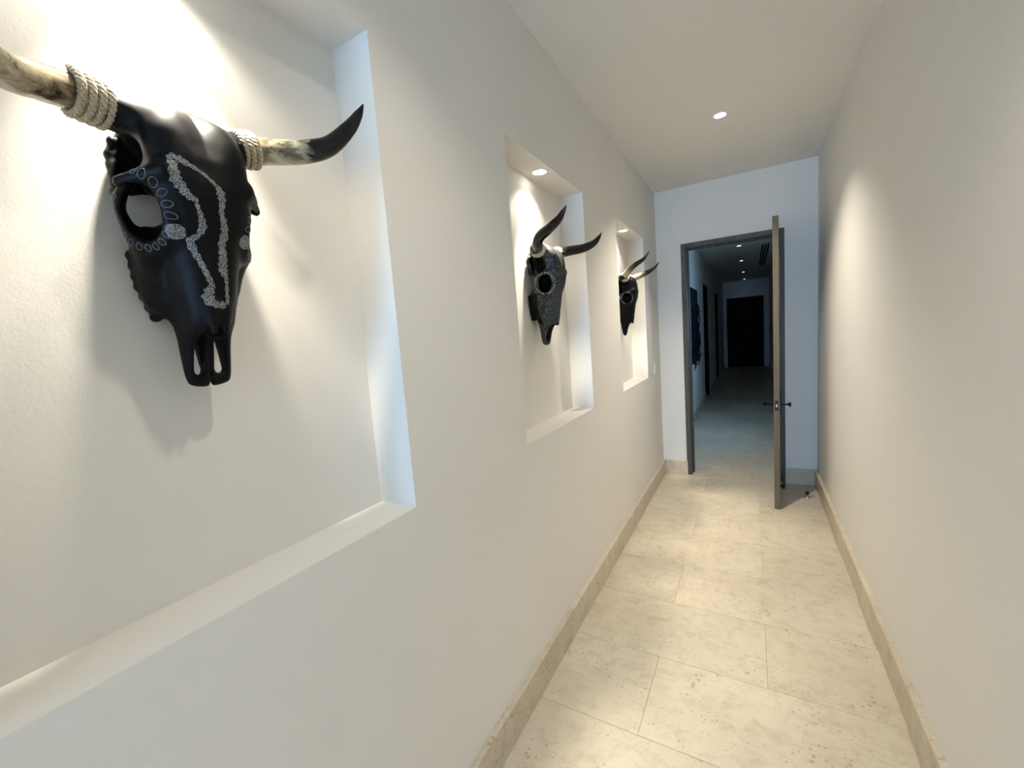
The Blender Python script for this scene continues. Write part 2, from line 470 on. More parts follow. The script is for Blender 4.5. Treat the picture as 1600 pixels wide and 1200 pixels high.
# window frames (behind the camera and in the far hall)
def win_frame(name, axis, plane, a0, a1, z0, z1, depth):
    root = empty(name); tag(root, kind='structure')
    w = 0.05
    def bar(nm, p0, p1, q0, q1):
        d = (plane, plane+depth) if depth > 0 else (plane+depth, plane)
        dims = (d[0], d[1], p0, p1, q0, q1) if axis == 0 else (p0, p1, d[0], d[1], q0, q1)
        box(nm, dims, M['frame'], root, bevel=0.003)
    bar('jamb', a0, a0+w, z0, z1); bar('jamb', a1-w, a1, z0, z1)
    bar('head', a0+w, a1-w, z1-w, z1); bar('sill', a0+w, a1-w, z0, z0+w)
    bar('mullion', (a0+a1)/2-0.02, (a0+a1)/2+0.02, z0+w, z1-w)
win_frame('window_1', 1, REAR-0.05, WIN_REAR[0], WIN_REAR[1], WIN_REAR[2], WIN_REAR[3], -0.06)
win_frame('window_2', 0, W+0.05, WIN_HALL[0], WIN_HALL[1], WIN_HALL[2], WIN_HALL[3], 0.06)

# ------------------------------------------------------------------ doors
d1 = empty('door_1', (0, 0, 0)); tag(d1, kind='structure')
y0, y1 = D-0.010, D+WT+0.010
def casing(nm, x0, x1, z0, z1):
    box(nm, (x0, x1, y0, y1, z0, z1), M['frame'], d1, bevel=0.003)
casing('jamb', FX0, FX0+FW, 0.0, FZ)
casing('jamb', FX1-FW, FX1, 0.0, FZ)
casing('head', FX0+FW, FX1-FW, FZ-FW, FZ)
# stop bead inside the frame, the leaf closes against it
box('stop_bead', (FX0+FW, FX0+FW+0.012, D+0.075, D+WT, 0.0, FZ-FW), M['door'], d1)
box('stop_bead', (FX0+FW+0.012, FX1-FW, D+0.075, D+WT, FZ-FW-0.006, FZ-FW), M['door'], d1)

HINGE = Vector((1.003, D+0.030, 0.0)); FREE = Vector((0.968, 3.773, 0.0))
dv = FREE-HINGE; LW = dv.length; ang = math.atan2(dv.y, dv.x)
leaf = empty('door_leaf', HINGE, ang)
tag(leaf, 'dark brown wooden door standing open edge-on toward the viewer', 'door')
TH, LZ0, LZ1 = 0.040, 0.006, FZ-0.022
# local x: from the hinge to the free edge, local y: +y is the side toward the right wall
bm = bmesh.new(); bm_box(bm, 0, LW-0.006, -TH/2, TH/2, LZ0, LZ1, bevel=0.0015)
link('panel', bm_mesh(bm, 'panel'), M['door'], leaf)
box('edge_strip', (LW-0.006, LW, -TH/2, TH/2, LZ0, LZ1), M['edge'], leaf, bevel=0.001)
box('latch_plate', (LW-0.0005, LW+0.0015, -0.011, 0.011, 0.795, 0.872), M['bronze'], leaf, bevel=0.0005)
box('latch_bolt', (LW+0.001, LW+0.011, -0.006, 0.006, 0.822, 0.845), M['steel'], leaf, bevel=0.003, seg=2)
for sgn in (-1, 1):
    bm = bmesh.new()
    f = sgn*TH/2
    bm_box(bm, LW-0.092, LW-0.045, min(f, f+sgn*0.008), max(f, f+sgn*0.008), 0.755, 0.945, bevel=0.003, seg=2)
    plate = link('handle_plate', bm_mesh(bm, 'handle_plate'), M['bronze'], leaf)
    bm = bmesh.new()
    bm_lathe(bm, [(0.012, 0.0), (0.012, 0.004), (0.007, 0.008), (0.007, 0.045), (0.011, 0.048), (0.017, 0.054), (0.018, 0.062), (0.015, 0.067), (0.006, 0.069)],
             (LW-0.068, sgn*(TH/2+0.006), 0.833), (0, sgn, 0), 20)
    link('knob', bm_mesh(bm, 'knob', True), M['bronze'], plate)
for z in (0.25, 1.15, 2.0):
    bm = bmesh.new(); bm_lathe(bm, [(0.008, 0), (0.008, 0.10)], (-0.004, TH/2+0.004, z), (0, 0, 1), 12)
    link('hinge', bm_mesh(bm, 'hinge', True), M['bronze'], leaf)
bm = bmesh.new()                                    # magnetic holder low on the leaf
bm_lathe(bm, [(0.018, 0), (0.018, 0.005), (0.012, 0.008), (0.012, 0.014), (0.024, 0.017), (0.024, 0.030), (0.016, 0.033)], (0.30, TH/2, 0.06), (0, 1, 0), 20)
link('door_holder', bm_mesh(bm, 'door_holder', True), M['rubber'], leaf)

st = empty('door_stop', (1.192, 4.10, 0.0))
tag(st, 'small floor-mounted door stop with pale base and black bumper', 'door stop')
bm = bmesh.new(); bm_lathe(bm, [(0.020, 0), (0.020, 0.004), (0.012, 0.010), (0.008, 0.012), (0.008, 0.030)], (0, 0, 0), (0, 0, 1), 20)
link('base', bm_mesh(bm, 'base', True), M['steel'], st)
bm = bmesh.new(); bm_lathe(bm, [(0.010, 0.030), (0.014, 0.033), (0.014, 0.050), (0.010, 0.053)], (0, 0, 0), (0, 0, 1), 20)
link('bumper', bm_mesh(bm, 'bumper', True), M['rubber'], st)

def closed_door(name, a0, a1, top, axis, plane, inset):
    """dark door in a dark frame, closed, in a wall opening"""
    root = empty(name); tag(root, kind='structure')
    def bx(nm, p0, p1, q0, q1, d0, d1, m, par):
        lo, hi = min(plane+d0, plane+d1), max(plane+d0, plane+d1)
        dims = (lo, hi, p0, p1, q0, q1) if axis == 0 else (p0, p1, lo, hi, q0, q1)
        return box(nm, dims, m, par, bevel=0.002)
    s = 1 if inset < 0 else -1                       # s points into the hall
    bx('jamb', a0-0.05, a0+0.0, 0, top+0.05, inset, s*0.012, M['dark_door'], root)
    bx('jamb', a1, a1+0.05, 0, top+0.05, inset, s*0.012, M['dark_door'], root)
    bx('head', a0, a1, top, top+0.05, inset, s*0.012, M['dark_door'], root)
    pn = bx('panel', a0+0.002, a1-0.002, 0.006, top-0.003, inset*0.9, inset*0.9+s*0.04, M['dark_door'], root)
    bm = bmesh.new()
    o = (plane+inset*0.9+s*0.04, a0+0.07, 0.84) if axis == 0 else (a0+0.07, plane+inset*0.9+s*0.04, 0.84)
    bm_lathe(bm, [(0.016, 0), (0.016, 0.006), (0.008, 0.010), (0.008, 0.04), (0.018, 0.046), (0.018, 0.058), (0.01, 0.062)], o, (s, 0, 0) if axis == 0 else (0, s, 0), 16)
    link('knob', bm_mesh(bm, 'knob', True), M['bronze'], pn)
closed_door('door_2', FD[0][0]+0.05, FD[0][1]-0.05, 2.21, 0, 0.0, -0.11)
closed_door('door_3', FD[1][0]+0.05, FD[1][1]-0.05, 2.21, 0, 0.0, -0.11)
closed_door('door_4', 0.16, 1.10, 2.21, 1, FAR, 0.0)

# ------------------------------------------------------------------ lamps
def downlight(x, y, z, r, label, group, power, size, blend, name='ceiling_downlight', glow='glow', tilt=(0, 0, 0), cat='downlight', spill=0.0, srad=0.02):
    root = empty(name, (x, y, z)); tag(root, label, cat, group)
    bm = bmesh.new()
    bm_lathe(bm, [(r*0.80, 0.0005), (r*0.82, -0.003), (r*0.97, -0.0045), (r, -0.002), (r, 0.0005)], (0, 0, 0), (0, 0, 1), 40)
    # open ring: drop the two caps
    bm.faces.ensure_lookup_table()
    caps = [f for f in bm.faces if len(f.verts) > 4]; bmesh.ops.delete(bm, geom=caps, context='FACES_ONLY')
    link('trim_ring', bm_mesh(bm, 'trim_ring', True), M['trim'], root)
    bm = bmesh.new()
    bm_lathe(bm, [(r*0.80, -0.0008), (r*0.80, -0.0018), (r*0.3, -0.0026)], (0, 0, 0), (0, 0, 1), 32)
    link('lens', bm_mesh(bm, 'lens', True), M[glow], root)
    if power:
        l = bpy.data.lights.new('lamp', 'SPOT'); l.energy = power; l.color = WARM
        l.spot_size = math.radians(size); l.spot_blend = blend; l.shadow_soft_size = srad
        o = bpy.data.objects.new('lamp', l); COL.objects.link(o); o.parent = root
        o.location = (0, 0, -0.03); o.rotation_euler = tilt
        if spill:                                     # wide, weak skirt of the same lamp round its narrow beam
            l2 = l.copy(); l2.energy = spill; l2.spot_size = math.radians(126); l2.spot_blend = 0.55
            o2 = bpy.data.objects.new('lamp_spill', l2); COL.objects.link(o2); o2.parent = root; o2.location = (0, 0, -0.03)
    return root
downlight(0.650, 3.14, H, 0.042, 'small round recessed downlight glowing in the near corridor ceiling', None, 108, 110, 1.0, srad=0.035)
for y in (0.70, -1.74, -4.18):                                # same run of lamps, above and behind the viewer
    downlight(0.650, y, H, 0.042, {0.70: 'round recessed downlight above the nearest niche, out of view', -1.74: 'round recessed downlight behind the viewer', -4.18: 'round recessed downlight near the rear window'}[y], 'downlights behind the viewer', 34 if y > 0 else 52, 118, 1.0, srad=0.035)
for i, (a, b) in enumerate(NICHES):
    downlight(-0.058, (a+b)/2, NZ1, 0.040, ['round recessed lamp in the head of the nearest niche, above the large skull',
              'round recessed lamp in the head of the middle niche', 'round recessed lamp in the head of the farthest niche'][i],
              None, 74, 62, 0.7, 'niche_downlight', srad=0.022, spill=6)
for i, y in enumerate((8.5, 10.6, 13.06, 15.28)):
    downlight(0.635, y, H, 0.042, ['first and largest lit downlight seen through the doorway, topmost in the photo', 'second downlight in the dark hall ceiling beyond the doorway',
              'third downlight in the dark hall ceiling beyond the doorway', 'fourth and farthest downlight in the dark hall ceiling'][i], 'downlights of the dark hall', 0.08, 60, 0.5, glow='far_glow')

# ceiling slot vent in the dark hall
v = empty('slot_vent', (0.975, 8.75, H)); tag(v, 'long black three-slot air vent in the dark hall ceiling', 'air vent')
for i in range(3):
    box('slot', (0.005+i*0.045, 0.032+i*0.045, 0, 3.2, -0.003, 0.0), M['vent'], v)

# light switch on the left wall
s = empty('light_switch', (0, 4.13, 1.118)); tag(s, 'slim white wall switch plate past the farthest niche', 'light switch')
box('plate', (0, 0.006, -0.035, 0.035, -0.058, 0.058), M['white_plastic'], s, bevel=0.002)
box('rocker', (0.006, 0.010, -0.015, 0.015, -0.032, 0.032), M['white_plastic'], s, bevel=0.001)

# dark artwork with hanging fringe in the far hall
a = empty('wall_artwork', (0.0, 6.62, 0.91)); tag(a, 'dark rectangular artwork with ragged fringe on the hall wall beyond the doorway', 'artwork')
box('panel', (0.0, 0.045, 0, 0.98, 0, 1.14), M['art'], a, bevel=0.004)
for i in range(46):
    bm = bmesh.new()
    y = random.uniform(0.03, 0.97); z = random.uniform(0.18, 0.95); l = random.uniform(0.10, 0.30)
    pts = catmull([(0.044, y, z), (0.060+random.random()*0.02, y+random.uniform(-.03, .03), z-l*0.3), (0.062+random.random()*0.03, y+random.uniform(-.05, .05), z-l*0.7), (0.055, y+random.uniform(-.06, .06), z-l)], 4)
    bm_tube(bm, pts, [0.007]*(len(pts)-1)+[0.003], 6)
    link('fringe_strand', bm_mesh(bm, 'fringe_strand', True), M['art'], a)

# ------------------------------------------------------------------ skulls
# skull space: s = across (to the right as one faces the wall), u = out of the wall, measured from the corridor face,
# z = height above the floor.  The object sits at the niche's back wall: local = (u + ND, s, z - 1.70)
def surface_nets(F, org, h):
    """F: 3-D array of signed distances -> verts, quads"""
    nx, ny, nz = F.shape
    neg = F < 0
    c = neg[:-1, :-1, :-1].astype(np.int8)
    tot = np.zeros((nx-1, ny-1, nz-1), np.int8)
    for i in (0, 1):
        for j in (0, 1):
            for k in (0, 1):
                tot += neg[i:nx-1+i, j:ny-1+j, k:nz-1+k]
    act = (tot > 0) & (tot < 8)
    idx = -np.ones(act.shape, np.int64); A = np.argwhere(act); idx[act] = np.arange(len(A))
    pos = np.zeros((len(A), 3)); cnt = np.zeros(len(A))
    corners = [(i, j, k) for i in (0, 1) for j in (0, 1) for k in (0, 1)]
    vals = {c: F[A[:, 0]+c[0], A[:, 1]+c[1], A[:, 2]+c[2]] for c in corners}
    for a in corners:
        for ax in range(3):
            if a[ax]: continue
            b = list(a); b[ax] = 1; b = tuple(b)
            va, vb = vals[a], vals[b]
            m = (va < 0) != (vb < 0)
            t = np.where(m, va/np.where(m, va-vb, 1), 0)
            p = np.array(a, float)[None, :].repeat(len(A), 0); p[:, ax] = t
            pos += p*m[:, None]; cnt += m
    pos = (A + pos/cnt[:, None])*h + org
    quads = []
    for ax in range(3):
        o1, o2 = [(1, 2), (2, 0), (0, 1)][ax]
        lo = [slice(None)]*3; hi = [slice(None)]*3
        lo[ax] = slice(0, -1); hi[ax] = slice(1, None)
        ch = neg[tuple(lo)] != neg[tuple(hi)]
        E = np.argwhere(ch)
        ok = (E[:, o1] > 0) & (E[:, o2] > 0) & (E[:, o1] < F.shape[o1]-1) & (E[:, o2] < F.shape[o2]-1)
        E = E[ok]
        d1 = np.zeros(3, int); d1[o1] = 1; d2 = np.zeros(3, int); d2[o2] = 1
        g = lambda P: idx[P[:, 0], P[:, 1], P[:, 2]]
        q = np.stack([g(E-d1-d2), g(E-d2), g(E), g(E-d1)], 1)
        flip = ~neg[E[:, 0], E[:, 1], E[:, 2]]
        q[flip] = q[flip][:, ::-1]
        quads.append(q)
    return pos, np.concatenate(quads)

def smin(a, b, k):
    h = np.clip(0.5+0.5*(b-a)/k, 0, 1)
    return b*(1-h)+a*h - k*h*(1-h)
def smax(a, b, k): return -smin(-a, -b, k)

ZT = [1.450, 1.465, 1.48, 1.52, 1.545, 1.565, 1.60, 1.65, 1.70, 1.74, 1.785, 1.83, 1.87, 1.895, 1.915, 1.928, 1.936]
UF = [-.074, -.068, -.064, -.052, -.038, -.014, -.003, .006, .013, .028, .036, .030, .010, -.012, -.034, -.055, -.075]
WF = [.030, .036, .038, .039, .037, .036, .039, .044, .056, .070, .080, .078, .074, .074, .070, .056, .035]
UB = [-.084, -.090, -.094, -.100, -.104, -.108, -.122, -.127, -.122, -.106, -.095, -.105, -.118, -.124, -.124, -.118, -.10]
WB = [.030, .036, .038, .040, .042, .046, .062, .075, .078, .070, .060, .056, .060, .066, .064, .052, .030]
_zf = np.linspace(1.43, 1.96, 531)
_kr = np.exp(-0.5*(np.arange(-18, 19)/6.0)**2); _kr /= _kr.sum()
def smooth_table(T):
    v = np.interp(_zf, ZT, T); v = np.convolve(np.pad(v, 18, mode='edge'), _kr, mode='valid')
    return v
UFS, WFS, UBS, WBS = (smooth_table(T) for T in (UF, WF, UB, WB))

def skull_sdf(S, U, Z, wid=1.0, hole=True, shift=0.0, temple=0.0):
    A = np.abs(S-shift)/wid
    def seg(p, q, r0, r1=None):
        r1 = r0 if r1 is None else r1
        p, q = np.array(p), np.array(q); dd = q-p; L2 = dd@dd
        t = np.clip(((A-p[0])*dd[0]+(U-p[1])*dd[1]+(Z-p[2])*dd[2])/L2, 0, 1)
        return np.sqrt((A-p[0]-t*dd[0])**2+(U-p[1]-t*dd[1])**2+(Z-p[2]-t*dd[2])**2) - (r0+(r1-r0)*t)
    def ell(c, r):
        k = np.sqrt(((A-c[0])/r[0])**2+((U-c[1])/r[1])**2+((Z-c[2])/r[2])**2)
        return (k-1)*min(r)
    uf, wf, ub, wbk = (np.interp(Z, _zf, T) for T in (UFS, WFS, UBS, WBS))
    # soften the tables' corners
    uc, hh = (uf+ub)/2, (uf-ub)/2
    t = np.clip((U-ub)/(uf-ub), 0, 1)
    w = (wbk+(wf-wbk)*t)*(1-temple*np.exp(-((Z-1.845)/.030)**2))
    n = ((np.abs(A)/w)**2.8+(np.abs(U-uc)/hh)**2.8)**(1/2.8)
    f = (n-1)*np.minimum(w, hh)
    f = smax(f, 1.452-Z, 0.012); f = smax(f, Z-1.934, 0.02)
    # forehead, poll, horn cores, brow
    f = smin(f, ell((0.0, -.060, 1.902), (.06, .042, .033)), .03)
    f = smin(f, ell((.036, -.006, 1.855), (.032, .026, .045)), .03)
    f = smin(f, seg((.045, -.048, 1.884), (.115, -.055, 1.900), .030, .0240), .026)
    # eye socket rims
    c = np.array((.0735, -.036, 1.745)); ax = np.array((.88, .46, -.08)); ax /= np.linalg.norm(ax)
    dx, dy, dz = A-c[0], U-c[1], (Z-c[2])
    hgt = dx*ax[0]+dy*ax[1]+dz*ax[2]
    rz = (dz-hgt*ax[2])*0.70                       # sockets a little taller than wide
    rad = np.sqrt(np.maximum(dx*dx+dy*dy+dz*dz-hgt*hgt-(dz-hgt*ax[2])**2, 0)+rz*rz)
    f = smin(f, np.sqrt((rad-.0375)**2+hgt**2)-.0095, .016)
    f = smin(f, seg((.060, .014, 1.800), (.101, -.034, 1.783), .012, .008), .014)
    # cheek bone arch running back from the socket
    f = smin(f, seg((.088, -.060, 1.742), (.089, -.088, 1.785), .011, .009), .012)
    f = smin(f, seg((.089, -.088, 1.785), (.081, -.110, 1.832), .009, .008), .008)
    # upper jaw, deep toward the wall
    f = smin(f, seg((.056, -.086, 1.695), (.052, -.094, 1.615), .026, .022), .025)
    # ridge from the socket down the cheek
    f = smin(f, seg((.080, -.050, 1.725), (.060, -.075, 1.640), .013, .010), .02)
    # hollow between horn and socket, seen from the side
    fossa = ell((.091, -.078, 1.830), (.048, .056, .044))
    f = smax(f, -fossa, .008)
    f = smin(f, seg((.045, -.048, 1.888), (.115, -.055, 1.900), .027, .0240), .012)
    f = smin(f, seg((.060, .014, 1.800), (.101, -.034, 1.783), .010, .008), .008)
    f = smin(f, seg((.089, -.088, 1.785), (.081, -.108, 1.832), .008, .008), .006)
    f = smin(f, seg((.081, -.108, 1.832), (.072, -.116, 1.858), .008, .010), .006)
    f = smin(f, seg((.072, -.116, 1.858), (.055, -.110, 1.885), .009, .014), .008)
    f = smin(f, ell((.080, -.112, 1.850), (.009, .010, .010)), .003)
    f = smin(f, ell((.078, -.108, 1.872), (.006, .008, .008)), .003)
    f = smin(f, ell((.050, -.114, 1.835), (.030, .014, .050)), .008)
    # socket opening, running through to the back
    sock = smin(np.sqrt(rad**2+(hgt*0.8)**2)-.0315, seg((.071, -.036, 1.748), (.026, -.15, 1.782), .028, .023), .008) if hole else np.sqrt(rad**2+(hgt*0.6)**2)-.0300
    f = smax(f, -sock, .006)
    # grooves down the brow
    f = smax(f, -seg((.040, .047, 1.835), (.046, .047, 1.745), .011), .014)
    # cheek teeth, a ragged row along the back
    for i in range(7):
        zz = 1.585+i*.0175; ss = np.interp(zz, [1.58, 1.64, 1.70], [.052, .070, .074])
        f = smin(f, ell((ss, -.114, zz), (.0085, .016, .0095)), .006)
    # nose: open cavity below the nasal bones, two bars with long slits, notch at the tip
    cav = ell((0.0, -.036, 1.508), (.0275, .046, .056))
    f = smax(f, -cav, .006)
    roof = seg((.008, -.016, 1.600), (.009, -.016, 1.552), .013, .006)
    f = smin(f, roof, .008)
    f = smin(f, seg((.0, -.055, 1.575), (.0, -.076, 1.470), .0085, .0075), .006)
    Az = np.clip((Z-1.486)/.050, 0, 1)               # long slits right through
    slit = np.sqrt((A-.0175)**2+(Z-1.486-Az*.050)**2)-(.0098-.002*Az)
    f = smax(f, -np.maximum(slit, U+.02), .003)
    cavity = np.minimum(np.minimum(sock, fossa), np.maximum(cav, -1))
    notch = np.maximum(A-.0022-np.clip(1.475-Z, 0, 1)*.02, Z-1.484)
    f = smax(f, -notch, .003)
    return f, cavity

def skull_mesh(name, wid, hole, shift=0.0, temple=0.0):
    h = 0.0026
    org = np.array((-0.150, -0.132, 1.440))         # u, s, z
    n = np.ceil(np.array((0.215, 0.264, 0.535))/h).astype(int)
    g = np.meshgrid(*[org[i]+np.arange(n[i])*h for i in range(3)], indexing='ij')
    F, CV = skull_sdf(g[1], g[0], g[2], wid, hole, shift, temple)
    # flat against the niche wall
    F = np.maximum(F, -(g[0]+ND-0.001))
    V, Q = surface_nets(F, org, h)
    gi = np.clip(((V-org)/h).round().astype(int), 0, np.array(F.shape)-1)
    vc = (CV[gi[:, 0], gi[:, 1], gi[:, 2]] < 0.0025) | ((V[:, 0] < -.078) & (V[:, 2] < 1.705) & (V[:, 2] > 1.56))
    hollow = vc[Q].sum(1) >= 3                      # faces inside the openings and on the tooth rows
    V = V + np.array((ND, 0, -1.70))
    me = bpy.data.meshes.new(name)
    me.from_pydata(V.tolist(), [], Q.tolist()); me.update()
    bm = bmesh.new(); bm.from_mesh(me)
    bmesh.ops.smooth_vert(bm, verts=bm.verts, factor=0.5, use_axis_x=True, use_axis_y=True, use_axis_z=True)
    bmesh.ops.smooth_vert(bm, verts=bm.verts, factor=0.5, use_axis_x=True, use_axis_y=True, use_axis_z=True)
    bmesh.ops.recalc_face_normals(bm, faces=bm.faces)
    tree = BVHTree.FromBMesh(bm)
    bm.to_mesh(me); bm.free()
    for p, hl in zip(me.polygons, hollow.tolist()):
        p.use_smooth = True; p.material_index = int(hl)
    return me, tree

def loc(s, u, z): return Vector((u+ND, s, z-1.70))

def horn(parent, pts, radii, m, name='horn'):
    """pts in skull space from base to tip"""
    P = catmull([loc(*p) for p in pts], 10)
    R = np.interp(np.linspace(0, 1, len(P)), np.linspace(0, 1, len(radii)), radii)
    bm = bmesh.new(); n = 20
    rings = bm_tube(bm, P, [float(r) for r in R], n)
    uv = bm.loops.layers.uv.new('UVMap')
    vi = {}
    for i, rg in enumerate(rings):
        for k, vtx in enumerate(rg): vi[vtx] = (k/n, i/(len(rings)-1))
    for f in bm.faces:
        for lp in f.loops: lp[uv].uv = vi[lp.vert]
    return link(name, bm_mesh(bm, name, True), m, parent), P

def rope_wrap(parent, p0, p1, r_in, turns, r_rope):
    """two-strand rope coiled round the horn base between p0 and p1 (skull space)"""
    a, b = loc(*p0), loc(*p1); t = (b-a).normalized(); e1, e2 = frame_axes(t); Lg = (b-a).length
    bm = bmesh.new()
    N = int(turns*60)
    core = []
    for i in range(N+1):
        f = i/N; th = 2*PI*turns*f
        rr = r_in(f)+r_rope*0.9
        core.append((a+t*Lg*f + (e1*math.cos(th)+e2*math.sin(th))*rr, (e1*math.cos(th)+e2*math.sin(th))))
    for k in range(3):
        pts = []
        for i, (c, rd) in enumerate(core):
            ph = i*0.95+2*PI*k/3
            pts.append(c + (rd*math.cos(ph)+t*math.sin(ph))*r_rope*0.52)
        bm_tube(bm, pts, r_rope*0.60, 6)
    return link('rope_wrap', bm_mesh(bm, 'rope_wrap', True), M['rope'], parent)

def on_front(tree, s, z):
    hit = tree.ray_cast(Vector((0.5, s, z-1.70)), Vector((-1, 0, 0)))
    return (hit[0], hit[1]) if hit[0] is not None else (None, None)

def band(parent, tree, pts, name='painted_band'):
    """stippled ribbon lying on the skull's face; pts = (s, z, width)"""
    P = catmull([(p[0], p[1], p[2]) for p in pts], 10)
    bm = bmesh.new(); rows = []
    rnd = random.Random(3)
    for i, p in enumerate(P):
        a, b = P[max(i-1, 0)], P[min(i+1, len(P)-1)]
        t = Vector((b.x-a.x, b.y-a.y)); t = t.normalized() if t.length > 1e-7 else Vector((0, 1)); nn = Vector((-t.y, t.x))
        wv = p.z*(0.5+0.10*math.sin(i*0.9)+rnd.uniform(-.05, .05))
        row = []
        for k in range(6):
            f = (k/5*2-1)*wv
            hp, hn = on_front(tree, p.x+nn.x*f, p.y+nn.y*f)
            row.append(bm.verts.new(hp+hn*0.0008) if hp is not None else None)
        rows.append(row)
    for a, b in zip(rows[:-1], rows[1:]):
        for k in range(5):
            q = (a[k], a[k+1], b[k+1], b[k])
            if all(v is not None for v in q):
                if max((q[0].co-q[2].co).length, (q[1].co-q[3].co).length) < 0.03: bm.faces.new(q)
    return link(name, bm_mesh(bm, name, True), M['dots'], parent)

def ring_dots(parent, tree, side, rr, n, r, m, name):
    """dots set round the eye socket, dropped onto the surface"""
    c = loc(side*.0695, -.036, 1.745); ax = Vector((.46, side*.88, -.08)).normalized(); e1, e2 = frame_axes(ax)
    bm = bmesh.new()
    for k in range(n):
        th = 2*PI*k/n
        p = c+(e1*math.cos(th)+e2*math.sin(th))*rr
        hit = tree.ray_cast(p+ax*0.06, -ax)
        if hit[0] is not None and (hit[0]-c).length < rr+0.03:
            bmesh.ops.create_icosphere(bm, subdivisions=1, radius=r, matrix=Matrix.Translation(hit[0]))
    return link(name, bm_mesh(bm, name, True), m, parent)

def ring_line(parent, tree, side, rr, r, m, name):
    c = loc(side*.0695, -.036, 1.745); ax = Vector((.46, side*.88, -.08)).normalized(); e1, e2 = frame_axes(ax)
    pts = []
    for k in range(48):
        th = 2*PI*k/48
        p = c+(e1*math.cos(th)+e2*math.sin(th))*rr
        hit = tree.ray_cast(p+ax*0.06, -ax)
        if hit[0] is not None and (hit[0]-c).length < rr+0.03: pts.append(hit[0])
    bm = bmesh.new(); bm_tube(bm, pts, r, 6, closed=True)
    return link(name, bm_mesh(bm, name, True), m, parent)

def eye_petals(parent, tree, side, shift):
    """ring of outlined petals pen-drawn round the socket, with one stippled patch below it"""
    c = loc(side*.0735+shift, -.036, 1.745); ax = Vector((.46, side*.88, -.08)).normalized()
    up = (Vector((0, 0, 1))-ax*ax.z).normalized(); fr = ax.cross(up); fr = fr if fr.x > 0 else -fr
    def drop(p):
        hit = tree.ray_cast(p+ax*0.05, -ax)
        return hit[0]+hit[1]*0.0003 if hit[0] is not None and (hit[0]-c).length < 0.075 else None
    def ringpt(th, r): return c+fr*math.cos(th)*r+up*math.sin(th)*r/0.78
    for k in range(22):
        th = 2*PI*k/22+0.1
        if -0.75 < math.remainder(th, 2*PI) < -0.2: continue              # the patch sits here
        big = -0.2 < math.remainder(th, 2*PI) < 1.7
        lr, lt = (.0080, .0052) if big else (.0055, .0042)
        cc = ringpt(th, .0385+lr); rd = (cc-c).normalized(); tg = ax.cross(rd)
        pts = [drop(cc+rd*math.cos(2*PI*j/14)*lr+tg*math.sin(2*PI*j/14)*lt) for j in range(14)]
        if any(p is None for p in pts) or max((pts[j]-pts[j-1]).length for j in range(14)) > 0.012: continue
        bm = bmesh.new(); bm_tube(bm, pts, .00065, 5, closed=True)
        link('petal_outline', bm_mesh(bm, 'petal_outline', True), M['line'], parent)
    bm = bmesh.new(); cc = ringpt(-0.55, .0505); rows = []
    rd = (cc-c).normalized(); tg = ax.cross(rd)
    for i in range(5):
        r = i/4
        rows.append([drop(cc+(rd*math.cos(2*PI*j/18)*.011+tg*math.sin(2*PI*j/18)*.0125)*r*(1+0.08*math.sin(5*j))) for j in range(18)])
    V = [[bm.verts.new(p) if p is not None else None for p in row] for row in rows]
    for a, b in zip(V[:-1], V[1:]):
        for j in range(18):
            q = (a[j], a[(j+1) % 18], b[(j+1) % 18], b[j])
            if all(v is not None for v in q): bm.faces.new(q)
    link('stippled_patch', bm_mesh(bm, 'stippled_patch', True), M['dots'], parent)

def skull_root(y, label):
    r = empty('bull_skull', (-ND, y, 1.70)); tag(r, label, 'skull', 'bull skulls in the wall niches')
    return r
NC = [(a+b)/2 for a, b in NICHES]

# --- the large black skull in the nearest niche
sk = skull_root(NC[0], 'large black bull skull with rope-bound cream horns and white stippled bands, nearest niche')
me, tree = skull_mesh('cranium', 1.0, True, 0.006, 0.03)
me.materials.append(M['black']); me.materials.append(M['black'])
link('cranium', me, None, sk)
HR = [.0250, .0250, .0250, .0245, .0235, .0215, .018, .0135, .0085, .0012]
horn(sk, [(.095, -.055, 1.899), (.124, -.052, 1.906), (.146, -.045, 1.910), (.178, -.022, 1.913), (.213, .002, 1.919), (.245, .035, 1.932), (.270, .070, 1.965), (.284, .088, 1.993), (.290, .100, 2.013)], HR, M['horn_cream'])
horn(sk, [(-.095, -.055, 1.899), (-.120, -.052, 1.903), (-.145, -.044, 1.900), (-.172, -.031, 1.894), (-.206, -.008, 1.885), (-.242, .030, 1.900), (-.268, .068, 1.940), (-.282, .088, 1.972), (-.288, .100, 1.995)], HR, M['horn_streaked'])
rope_wrap(sk, (.093, -.055, 1.9), (.135, -.048, 1.908), lambda f: .0242, 3.7, .0058)
rope_wrap(sk, (-.091, -.055, 1.9), (-.133, -.048, 1.903), lambda f: .0242, 3.7, .0058)
band(sk, tree, [(-0.0499, 1.8222, 0.0055), (-0.0488, 1.8089, 0.0115), (-0.0480, 1.7904, 0.0146), (-0.0418, 1.7781, 0.0130), (-0.0341, 1.7650, 0.0110), (-0.0254, 1.7601, 0.0070), (-0.0216, 1.7470, 0.0055), (-0.0173, 1.7330, 0.0088), (-0.0155, 1.7206, 0.0108), (-0.0210, 1.7076, 0.0076), (-0.0297, 1.6992, 0.0096), (-0.0257, 1.6826, 0.0088), (-0.0175, 1.6625, 0.0080), (-0.0113, 1.6453, 0.0080), (-0.0058, 1.6303, 0.0086), (-0.0099, 1.6177, 0.0145), (-0.0104, 1.6041, 0.0155), (-0.0008, 1.5973, 0.0118), (0.0141, 1.5962, 0.0112)])
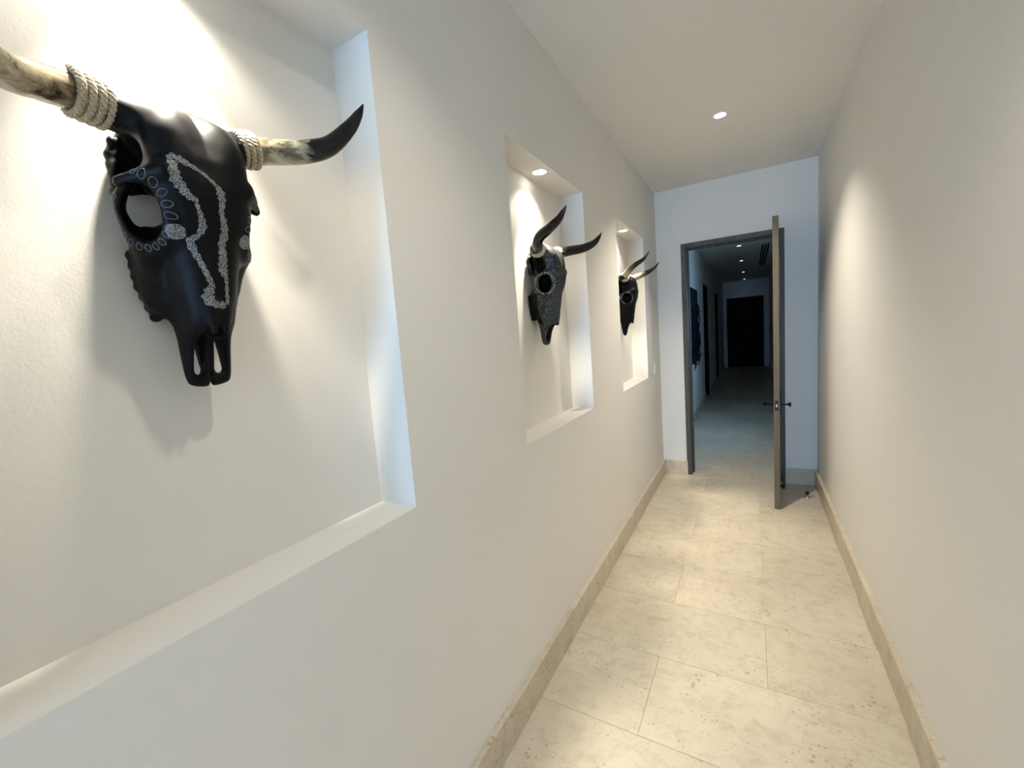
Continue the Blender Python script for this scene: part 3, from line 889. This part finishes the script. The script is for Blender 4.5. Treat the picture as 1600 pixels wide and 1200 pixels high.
band(sk, tree, [(-0.0498, 1.8232, 0.0055), (-0.0383, 1.8180, 0.0108), (-0.0253, 1.8115, 0.0070), (-0.0080, 1.8019, 0.0050), (0.0064, 1.7880, 0.0062), (0.0122, 1.7784, 0.0120), (0.0142, 1.7656, 0.0100), (0.0121, 1.7496, 0.0080), (0.0151, 1.7347, 0.0096), (0.0177, 1.7153, 0.0130), (0.0137, 1.6968, 0.0112), (0.0149, 1.6791, 0.0130), (0.0133, 1.6652, 0.0145), (0.0136, 1.6527, 0.0135), (0.0175, 1.6405, 0.0068), (0.0178, 1.6213, 0.0064), (0.0172, 1.6040, 0.0064), (0.0155, 1.5980, 0.0070)])
for sd in (-1, 1):
    eye_petals(sk, tree, sd, 0.006)

# --- the etched grey skull in the middle niche
sk2 = skull_root(NC[1], 'etched dark grey bull skull with black horns and dotted eye ring, middle niche')
me2, tree2 = skull_mesh('cranium', 0.94, False, 0.0, 0.16)
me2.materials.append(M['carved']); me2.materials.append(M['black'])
link('cranium', me2, None, sk2)
HR2 = [.0240, .0245, .0245, .023, .020, .015, .009, .001]
horn(sk2, [(-.085, -.05, 1.895), (-.118, -.040, 1.908), (-.152, -.010, 1.938), (-.185, .054, 1.958), (-.210, .108, 1.979), (-.224, .138, 2.003), (-.230, .156, 2.024)], HR2, M['horn_black'])
horn(sk2, [(.085, -.045, 1.895), (.115, -.020, 1.908), (.135, .020, 1.914), (.172, .073, 1.922), (.208, .118, 1.944), (.222, .142, 1.970), (.230, .157, 1.995)], HR2, M['horn_black'])
rope_wrap(sk2, (-.088, -.05, 1.896), (-.110, -.044, 1.904), lambda f: .0245, 2.0, .0066)
rope_wrap(sk2, (.088, -.044, 1.896), (.108, -.030, 1.904), lambda f: .0245, 2.0, .0066)
for sd in (-1, 1):
    ring_dots(sk2, tree2, sd, .0465, 24, .0029, M['trim'], 'eye_ring_dots')

# --- the small-looking black skull in the farthest niche
sk3 = skull_root(NC[2], 'plain black bull skull with horns pale at the base, farthest niche beside the door wall')
me3, tree3 = skull_mesh('cranium', 0.92, True, 0.0, 0.14)
me3.materials.append(M['black']); me3.materials.append(M['black'])
link('cranium', me3, None, sk3)
HR3 = [.0235, .024, .0235, .021, .017, .012, .007, .001]
horn(sk3, [(-.085, -.048, 1.893), (-.105, -.030, 1.915), (-.120, .004, 1.946), (-.150, .055, 1.975), (-.170, .117, 2.001), (-.178, .150, 2.030), (-.180, .171, 2.059)], HR3, M['horn_mixed'])
horn(sk3, [(.085, -.044, 1.893), (.110, -.010, 1.912), (.124, .030, 1.926), (.145, .080, 1.945), (.162, .120, 1.966), (.174, .148, 1.990), (.180, .171, 2.020)], HR3, M['horn_mixed'])
rope_wrap(sk3, (-.086, -.047, 1.894), (-.100, -.036, 1.908), lambda f: .0240, 2.0, .0066)
rope_wrap(sk3, (.086, -.043, 1.894), (.100, -.025, 1.904), lambda f: .0240, 2.0, .0066)
for sd in (-1, 1):
    ring_line(sk3, tree3, sd, .0440, .0022, M['line'], 'eye_ring')
